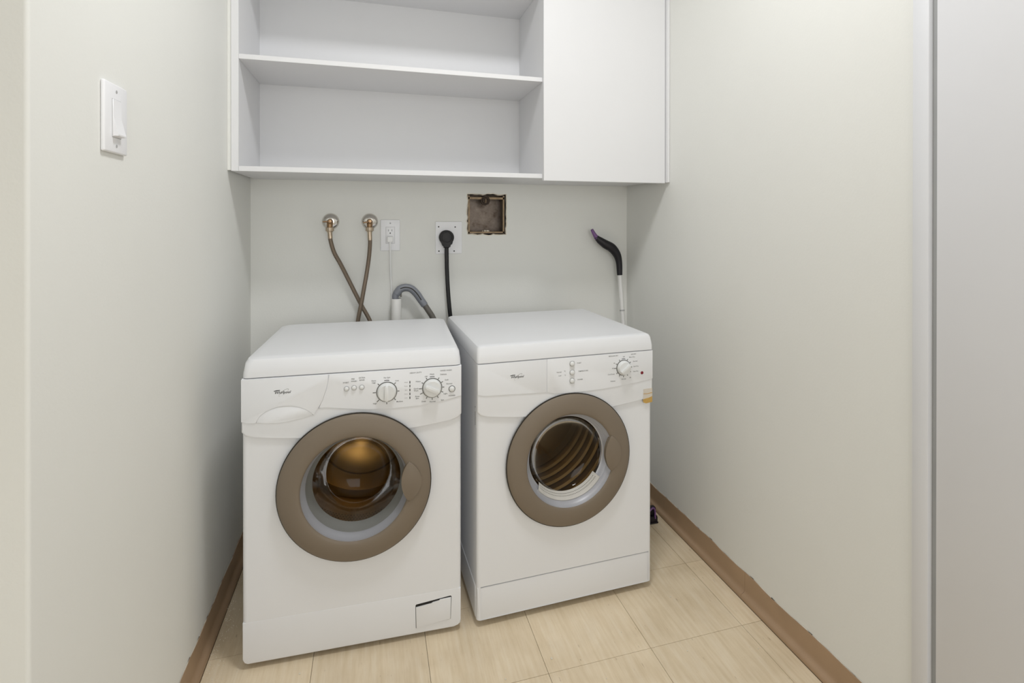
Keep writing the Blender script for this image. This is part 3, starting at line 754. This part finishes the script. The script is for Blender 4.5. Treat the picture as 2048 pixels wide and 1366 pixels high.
water_valve(-0.0124, 1.2243, 'chrome and brass water valve on the back wall, beside the white outlet', 0.2)

def supply_hose(pts, label):
    h = thing('supply_hose', label, 'hose', pts[0], group='braided water supply hoses')
    p0 = Vector(pts[0]); P = [tuple(Vector(p) - p0) for p in pts]
    finish('braid', tube(P, 0.0082, 14, 10), M['braid'], h, 80)
    finish('ferrule', tube([(0, 0, 0.002), tuple(Vector(P[1]) * 0.35), tuple(Vector(P[1]) * 0.80)], 0.0090, 14, 3), M['nut'], h, 60)
    return h
Y1, Y2 = YB - 0.050, YB - 0.052
supply_hose([(-0.165, Y1, 1.1810), (-0.1625, Y1, 1.150), (-0.1490, Y1 + 0.004, 1.1000), (-0.1267, Y1 + 0.012, 1.0550), (-0.1000, Y1 + 0.018, 0.9980), (-0.0694, Y1 + 0.020, 0.9320), (-0.0420, Y1 + 0.020, 0.8750), (-0.0113, Y1 + 0.015, 0.8150), (0.012, Y1 - 0.01, 0.740), (0.02, Y1 - 0.045, 0.66), (0.02, Y1 - 0.100, 0.62)], 'braided water hose slanting from the left-hand valve and passing behind the other hose')
supply_hose([(-0.0124, Y2, 1.1810), (-0.0110, Y2, 1.140), (-0.0150, Y2 - 0.006, 1.0800), (-0.0248, Y2 - 0.012, 1.0100), (-0.0350, Y2 - 0.017, 0.9500), (-0.0440, Y2 - 0.018, 0.8980), (-0.0576, Y2 - 0.018, 0.8250), (-0.066, Y2 - 0.02, 0.75), (-0.066, Y2 - 0.045, 0.67), (-0.06, Y2 - 0.082, 0.63)], 'braided water hose hanging nearly straight from the right-hand valve, in front of the other hose')

# duplex outlet with a white cord
out = thing('wall_outlet', 'white rectangular wall outlet with one free socket, between the valves and the black plug', 'outlet', (0.0702, YB, 1.1665))
finish('cover_plate', box(-0.0395, 0.0395, -0.0055, 0, -0.0650, 0.0650, 0.0025, 3), M['plate'], out)
ins = finish('socket_face', box(-0.0175, 0.0175, -0.0078, -0.004, -0.0340, 0.0345, 0.0010, 2), M['plate'], out)
finish('face_gap', box(-0.0183, 0.0183, -0.0058, -0.004, -0.0348, 0.0353), M['silverprint'], ins)
for x0, h in ((-0.0072, 0.0040), (0.0066, 0.0040)):
    finish('slot', box(x0 - 0.0009, x0 + 0.0009, -0.0081, -0.006, 0.0205 - h, 0.0205 + h), M['slot'], ins)
finish('ground_hole', plate(disc_outline(-0.0003, 0.0090, 0.0026, n=14), -0.006, -0.0081), M['slot'], ins)
for z in (0.0505, -0.0510):
    finish('screw', lathe([(0.0032, -0.005), (0.0030, -0.0062), (0, -0.0064)], 0, z, 12), M['silverprint'], out)
pc = thing('power_cord', 'thin white power cord plugged into the white outlet and hanging behind the washing machine', 'cord', (0.0690, YB - 0.008, 1.1500))
finish('plug', box(-0.0125, 0.0125, -0.015, 0.0, -0.0130, 0.0120, 0.004, 3), M['cordwhite'], pc)
finish('cable', tube([(0, -0.012, -0.010), (0, -0.012, -0.030), (0.001, -0.006, -0.080), (0.003, 0.002, -0.150), (0.006, 0.003, -0.220), (0.008, 0.003, -0.290), (0.008, 0.002, -0.38), (0.000, -0.03, -0.48), (-0.02, -0.105, -0.60)], 0.0034, 8), M['cordwhite'], pc, 80)

# dryer outlet and its heavy black cord
d_o = thing('dryer_outlet', 'wide white square dryer outlet plate half covered by a black plug', 'outlet', (0.3130, YB, 1.1545))
finish('cover_plate', box(-0.0545, 0.0600, -0.0050, 0, -0.0700, 0.0690, 0.002, 3), M['plate'], d_o)
for x, z in ((-0.0413, 0.0472), (0.0300, 0.0459), (0.0256, -0.0586), (-0.0400, -0.0580)):
    finish('screw', lathe([(0.0030, -0.0045), (0.0028, -0.0062), (0, -0.0065)], x, z, 12), M['slot'], d_o)
finish('receptacle', lathe([(0.026, -0.004), (0.025, -0.008), (0, -0.008)], -0.007, 0.003, 32), M['blackplug'], d_o, 40)
bp = thing('power_cord', 'thick black round plug and cord running down behind the dryer', 'cord', (0.3030, YB - 0.008, 1.1560))
def teardrop(k, dz=0):
    out_ = []
    for i in range(25):
        a = radians(-35 + 250 * i / 24); out_.append((0.0312 * k * cos(a), 0.0312 * k * sin(a) + dz))
    return out_ + [(-0.0185 * k, -0.0270 * k), (-0.0165 * k, -0.0360 * k), (-0.0120 * k, -0.0375 * k), (-0.0100 * k, -0.0450 * k), (0.0100 * k, -0.0450 * k), (0.0120 * k, -0.0375 * k), (0.0165 * k, -0.0360 * k), (0.0185 * k, -0.0270 * k)]
finish('plug', plate(teardrop(1.0), 0.0, -0.030, 0.006, 3), M['blackplug'], bp, 40)
finish('plug_rim', lathe([(0.0235, -0.029), (0.0230, -0.0325), (0.0215, -0.0325), (0.0205, -0.030)], 0, 0.001, 36), M['blackplug'], bp, 40)
finish('cable', tube([(0.0005, -0.017, -0.040), (0.0005, -0.018, -0.075), (0.0015, -0.020, -0.140), (0.0050, -0.024, -0.220), (0.0100, -0.028, -0.290), (0.0160, -0.030, -0.350), (0.022, -0.034, -0.42), (0.027, -0.05, -0.52), (0.03, -0.09, -0.62), (0.06, -0.125, -0.68)], 0.0088, 12, 8, flat=0.55), M['blackplug'], bp, 80)

# standpipe and drain hose
sp = thing('standpipe', 'short white drain pipe standing against the back wall behind the washing machine', 'pipe', (0.0933, YB - 0.046, 0))
finish('pipe', lathe([(0.0175, 0.0), (0.0205, 0.0), (0.0205, 0.905), (0.0180, 0.905), (0.0175, 0.60), (0.0, 0.60)], n=28, axis='z'), M['pvc'], sp, 40)
finish('pipe_clamp', lathe([(0.0207, 0.50), (0.0225, 0.50), (0.0225, 0.53), (0.0207, 0.53)], n=28, axis='z'), M['pvc'], sp, 40)
yd = YB - 0.046
dh = thing('drain_hose', 'grey drain hose hooked over the white standpipe', 'hose', (0.0933, yd, 0.905))
def rel(pts): return [(x - 0.0933, y - yd, z - 0.905) for x, y, z in pts]
finish('hose_end', tube(rel([(0.0905, yd + 0.004, 0.840), (0.0900, yd, 0.895), (0.0890, yd - 0.002, 0.915), (0.0960, yd - 0.003, 0.932)]), [0.0125, 0.0130, 0.0140, 0.0145], 14), M['hosegrey'], dh, 60)
guide = finish('hose_guide', tube(rel([(0.0930, yd - 0.003, 0.925), (0.1090, yd - 0.004, 0.9440), (0.1300, yd - 0.005, 0.9500), (0.1530, yd - 0.007, 0.9440), (0.1740, yd - 0.009, 0.9240), (0.1930, yd - 0.011, 0.8960), (0.2080, yd - 0.013, 0.8740)]), [0.0160, 0.0165, 0.0160, 0.0155, 0.0155, 0.0150, 0.0145], 16), M['hosegrey'], dh, 60)
finish('guide_rib', tube(rel([(0.1080, yd - 0.019, 0.9480), (0.1300, yd - 0.0205, 0.9530), (0.1540, yd - 0.0225, 0.9465), (0.1750, yd - 0.0245, 0.9260), (0.1930, yd - 0.0255, 0.8985)]), 0.0022, 8), M['rubber'], guide, 60)
finish('guide_clip', tube(rel([(0.1110, yd - 0.004, 0.930), (0.1115, yd - 0.006, 0.918), (0.1115, yd - 0.006, 0.912)]), [0.004, 0.0035, 0.003], 8), M['hosedark'], guide, 60)
hb = rel([(0.2020, yd - 0.012, 0.8840), (0.2200, yd - 0.014, 0.8560), (0.2400, yd - 0.016, 0.8230), (0.2560, yd - 0.018, 0.780), (0.258, yd - 0.022, 0.70), (0.245, yd - 0.030, 0.60), (0.22, yd - 0.05, 0.48), (0.19, yd - 0.10, 0.40)])
finish('corrugated_hose', tube(hb, 0.0122, 14, 8), M['hosedark'], dh, 80)

# open metal box in the wall
jb = thing('wall_junction_box', 'open rusty square metal box recessed in the back wall under the cabinet', 'box', (HX, YB, HZ))
bm = bmesh.new(); t_ = 0.0015; w, h, dpt = 0.0815, 0.0830, 0.085
add_box(bm, -w, w, dpt, dpt + t_, -h, h); add_box(bm, -w - t_, -w, 0.006, dpt + t_, -h, h); add_box(bm, w, w + t_, 0.006, dpt + t_, -h, h)
add_box(bm, -w - t_, w + t_, 0.006, dpt + t_, -h - t_, -h); add_box(bm, -w - t_, w + t_, 0.006, dpt + t_, h, h + t_)
finish('box_shell', bm, M['rust'], jb, None)
for x0, x1, z0, z1 in ((-w, -w + 0.007, -h, h), (w - 0.007, w, -h, h), (-w, w, -h, -h + 0.007), (-w, w, h - 0.016, h - 0.006)):
    finish('rim_flange', box(x0, x1, 0.0065, 0.0095, z0, z1, 0.0006, 1), M['rim'], jb)
fit_ = finish('conduit_fitting', lathe([(0.016, 0.030), (0.016, 0.004), (0.0145, 0.000), (0.011, 0.000), (0.0105, 0.006), (0, 0.006)], -0.0045, 0.0620, 10), M['fitting'], jb, 30)
finish('set_screw', box(-0.0075, -0.0015, -0.003, 0.006, 0.0590, 0.0615, 0.0005, 1), M['rim'], fit_)
finish('set_screw', box(-0.0058, -0.0032, -0.003, 0.006, 0.0500, 0.0700, 0.0005, 1), M['rim'], fit_)
finish('locknut', lathe([(0.0225, 0.012), (0.0215, 0.003), (0.017, 0.003), (0.017, 0.014)], -0.0045, 0.0620, 8), M['fitting'], jb, 20)
bm = bmesh.new(); rj = random.Random(3)
for i in range(16):
    x, y = rj.uniform(-0.016, 0.016), rj.uniform(0.008, 0.016); s = rj.uniform(0.002, 0.0048)
    mtx = Matrix.Translation((x, y, -h + 0.0085 + s * 0.4)) @ Matrix.Rotation(rj.uniform(0, 3), 4, (rj.random(), rj.random(), 1)) @ Matrix.Scale(s, 4)
    bmesh.ops.create_icosphere(bm, subdivisions=1, radius=1, matrix=mtx)
finish('plaster_crumbs', bm, M['plaster'], jb, None, kind='stuff')

bm = bmesh.new(); rj = random.Random(9); P = []
for i in range(60):
    a = 2 * pi * i / 60; r = hole_r(a) + 0.0008 + rj.uniform(-0.0015, 0.0015)
    P.append(Vector((r * cos(a), -0.0008, r * sin(a))))
for q in (atan2(HH, HW), pi - atan2(HH, HW), pi + atan2(HH, HW), 2 * pi - atan2(HH, HW)):
    r = hole_r(q); P.append(Vector((r * cos(q), -0.0008, r * sin(q))))
P.sort(key=lambda v: atan2(v.z, v.x)); P.append(P[0].copy())
add_tube(bm, P, [rj.uniform(0.0012, 0.0026) for _ in P], 6)
finish('drywall_edge', bm, M['plaster'], jb, 40)

# ------------------------------------------------------------------ light switch on the left wall
sw = thing('light_switch', 'white rocker light switch on the left wall', 'switch', (XL, 1.1770, 1.4145), pi / 2)
# local x runs along the wall away from the camera, local -y points into the room
finish('cover_plate', box(-0.0465, 0.0465, -0.0070, 0, -0.0635, 0.0635, 0.0030, 3), M['plate'], sw)
finish('frame_gap', box(-0.0179, 0.0179, -0.0074, -0.004, -0.0352, 0.0352), M['silverprint'], sw)
fr = finish('switch_frame', box(-0.0172, 0.0172, -0.0085, -0.004, -0.0345, 0.0345, 0.0006, 1), M['plate'], sw)
bm = bmesh.new()
rows = [[bm.verts.new((x, y, z)) for x in (-0.0160, 0.0160)] for y, z in ((-0.0080, 0.0330), (-0.0086, 0.0320), (-0.0090, 0.0010), (-0.0165, -0.0300), (-0.0160, -0.0325), (-0.0080, -0.0330))]
for p, q in zip(rows, rows[1:]): bm.faces.new((p[0], p[1], q[1], q[0]))
bm.faces.new([r[0] for r in rows]); bm.faces.new([r[1] for r in rows][::-1]); bm.faces.new((rows[0][0], rows[-1][0], rows[-1][1], rows[0][1]))
finish('rocker', bm, M['plate'], fr, 20)
for z in (0.0500, -0.0500):
    finish('screw', lathe([(0.0032, -0.0065), (0.0030, -0.0076), (0, -0.0078)], 0, z, 12), M['silverprint'], sw)

# ------------------------------------------------------------------ mop in the right back corner
mp = thing('floor_mop', 'flat floor mop with white pole and black-purple grip, leaning in the back corner', 'mop', (1.108, 2.165, 0))
def relm(pts): return [(x - 1.108, y - 2.165, z) for x, y, z in pts]
pole_t, pole_b = (1.1035, 2.305, 0.9935), (1.108, 2.165, 0.055)
def lerp(a, b, k): return tuple(a[i] + (b[i] - a[i]) * k for i in range(3))
finish('pole', tube(relm([pole_b, lerp(pole_b, pole_t, 0.5), pole_t]), 0.0105, 16, 4), M['pole'], mp, 60)
finish('pole_collar', tube(relm([lerp(pole_b, pole_t, 0.805), lerp(pole_b, pole_t, 0.812)]), 0.0113, 16, 0), M['silverprint'], mp, 40)
finish('grip', tube(relm([lerp(pole_b, pole_t, 0.98), (1.1010, 2.305, 1.0350), (1.0890, 2.305, 1.0720), (1.0640, 2.305, 1.1020), (1.0330, 2.305, 1.1190), (1.0050, 2.305, 1.1370), (0.9830, 2.305, 1.1550)]), [0.0125, 0.0150, 0.0190, 0.0215, 0.0205, 0.0165, 0.0100], 16), M['grip'], mp, 60)
tip = finish('grip_tip', tube(relm([(0.9900, 2.305, 1.1480), (0.9780, 2.305, 1.1640), (0.9640, 2.305, 1.1880)]), [0.0118, 0.0092, 0.0066], 12), M['purple'], mp, 60)
tip['label'] = 'purple end of the grip'
hd = finish('mop_head', box(-0.095, 0.002, -0.208, 0.165, 0.004, 0.030, 0.006, 2), M['grip'], mp)
finish('head_clip', box(-0.085, -0.003, -0.200, -0.178, 0.030, 0.062, 0.004, 2), M['grip'], hd)
finish('clip_ring', tube([(-0.010, -0.206, 0.020), (-0.012, -0.206, 0.055), (-0.022, -0.206, 0.064), (-0.034, -0.206, 0.055)], 0.0035, 8), M['purple'], hd)
finish('mop_pad', box(-0.100, 0.003, -0.210, 0.170, 0.0, 0.007, 0.002, 1), M['grip'], hd)
finish('swivel_joint', tube([(-0.03, -0.01, 0.028), (-0.012, 0.0, 0.045), (0, 0.001, 0.062)], [0.012, 0.012, 0.0125], 12), M['grip'], mp, 60)

# ------------------------------------------------------------------ paint chips and dust on the floor
bm = bmesh.new(); rj = random.Random(12)
chips = [(0.985, 1.857), (1.02, 1.70), (1.055, 1.615), (0.93, 1.560), (0.71, 1.468), (0.48, 1.435), (-0.215, 1.88), (-0.265, 1.655), (-0.14, 1.62), (0.19, 1.400), (1.05, 1.76), (0.60, 1.33), (0.86, 1.35), (-0.19, 1.58), (0.34, 1.405), (1.06, 1.30)]
for x, y in chips:
    s = rj.uniform(0.0018, 0.0034)
    mtx = Matrix.Translation((x, y, s * 0.35)) @ Matrix.Rotation(rj.uniform(0, 3), 4, 'Z') @ Matrix.Diagonal((s, s * rj.uniform(0.6, 1.6), s * 0.5, 1))
    bmesh.ops.create_icosphere(bm, subdivisions=1, radius=1, matrix=mtx)
for i in range(220):      # grit along the left baseboard
    y = rj.uniform(1.48, 2.1); x = XL + 0.02 + abs(rj.gauss(0, 0.022)); s = rj.uniform(0.0006, 0.0014)
    mtx = Matrix.Translation((x, y, s * 0.4)) @ Matrix.Scale(s, 4)
    bmesh.ops.create_icosphere(bm, subdivisions=1, radius=1, matrix=mtx)
o = finish('paint_chips', bm, M['plaster'], None, None, kind='stuff')
tag(o, 'pale paint chips and grit scattered on the tan floor', 'debris')
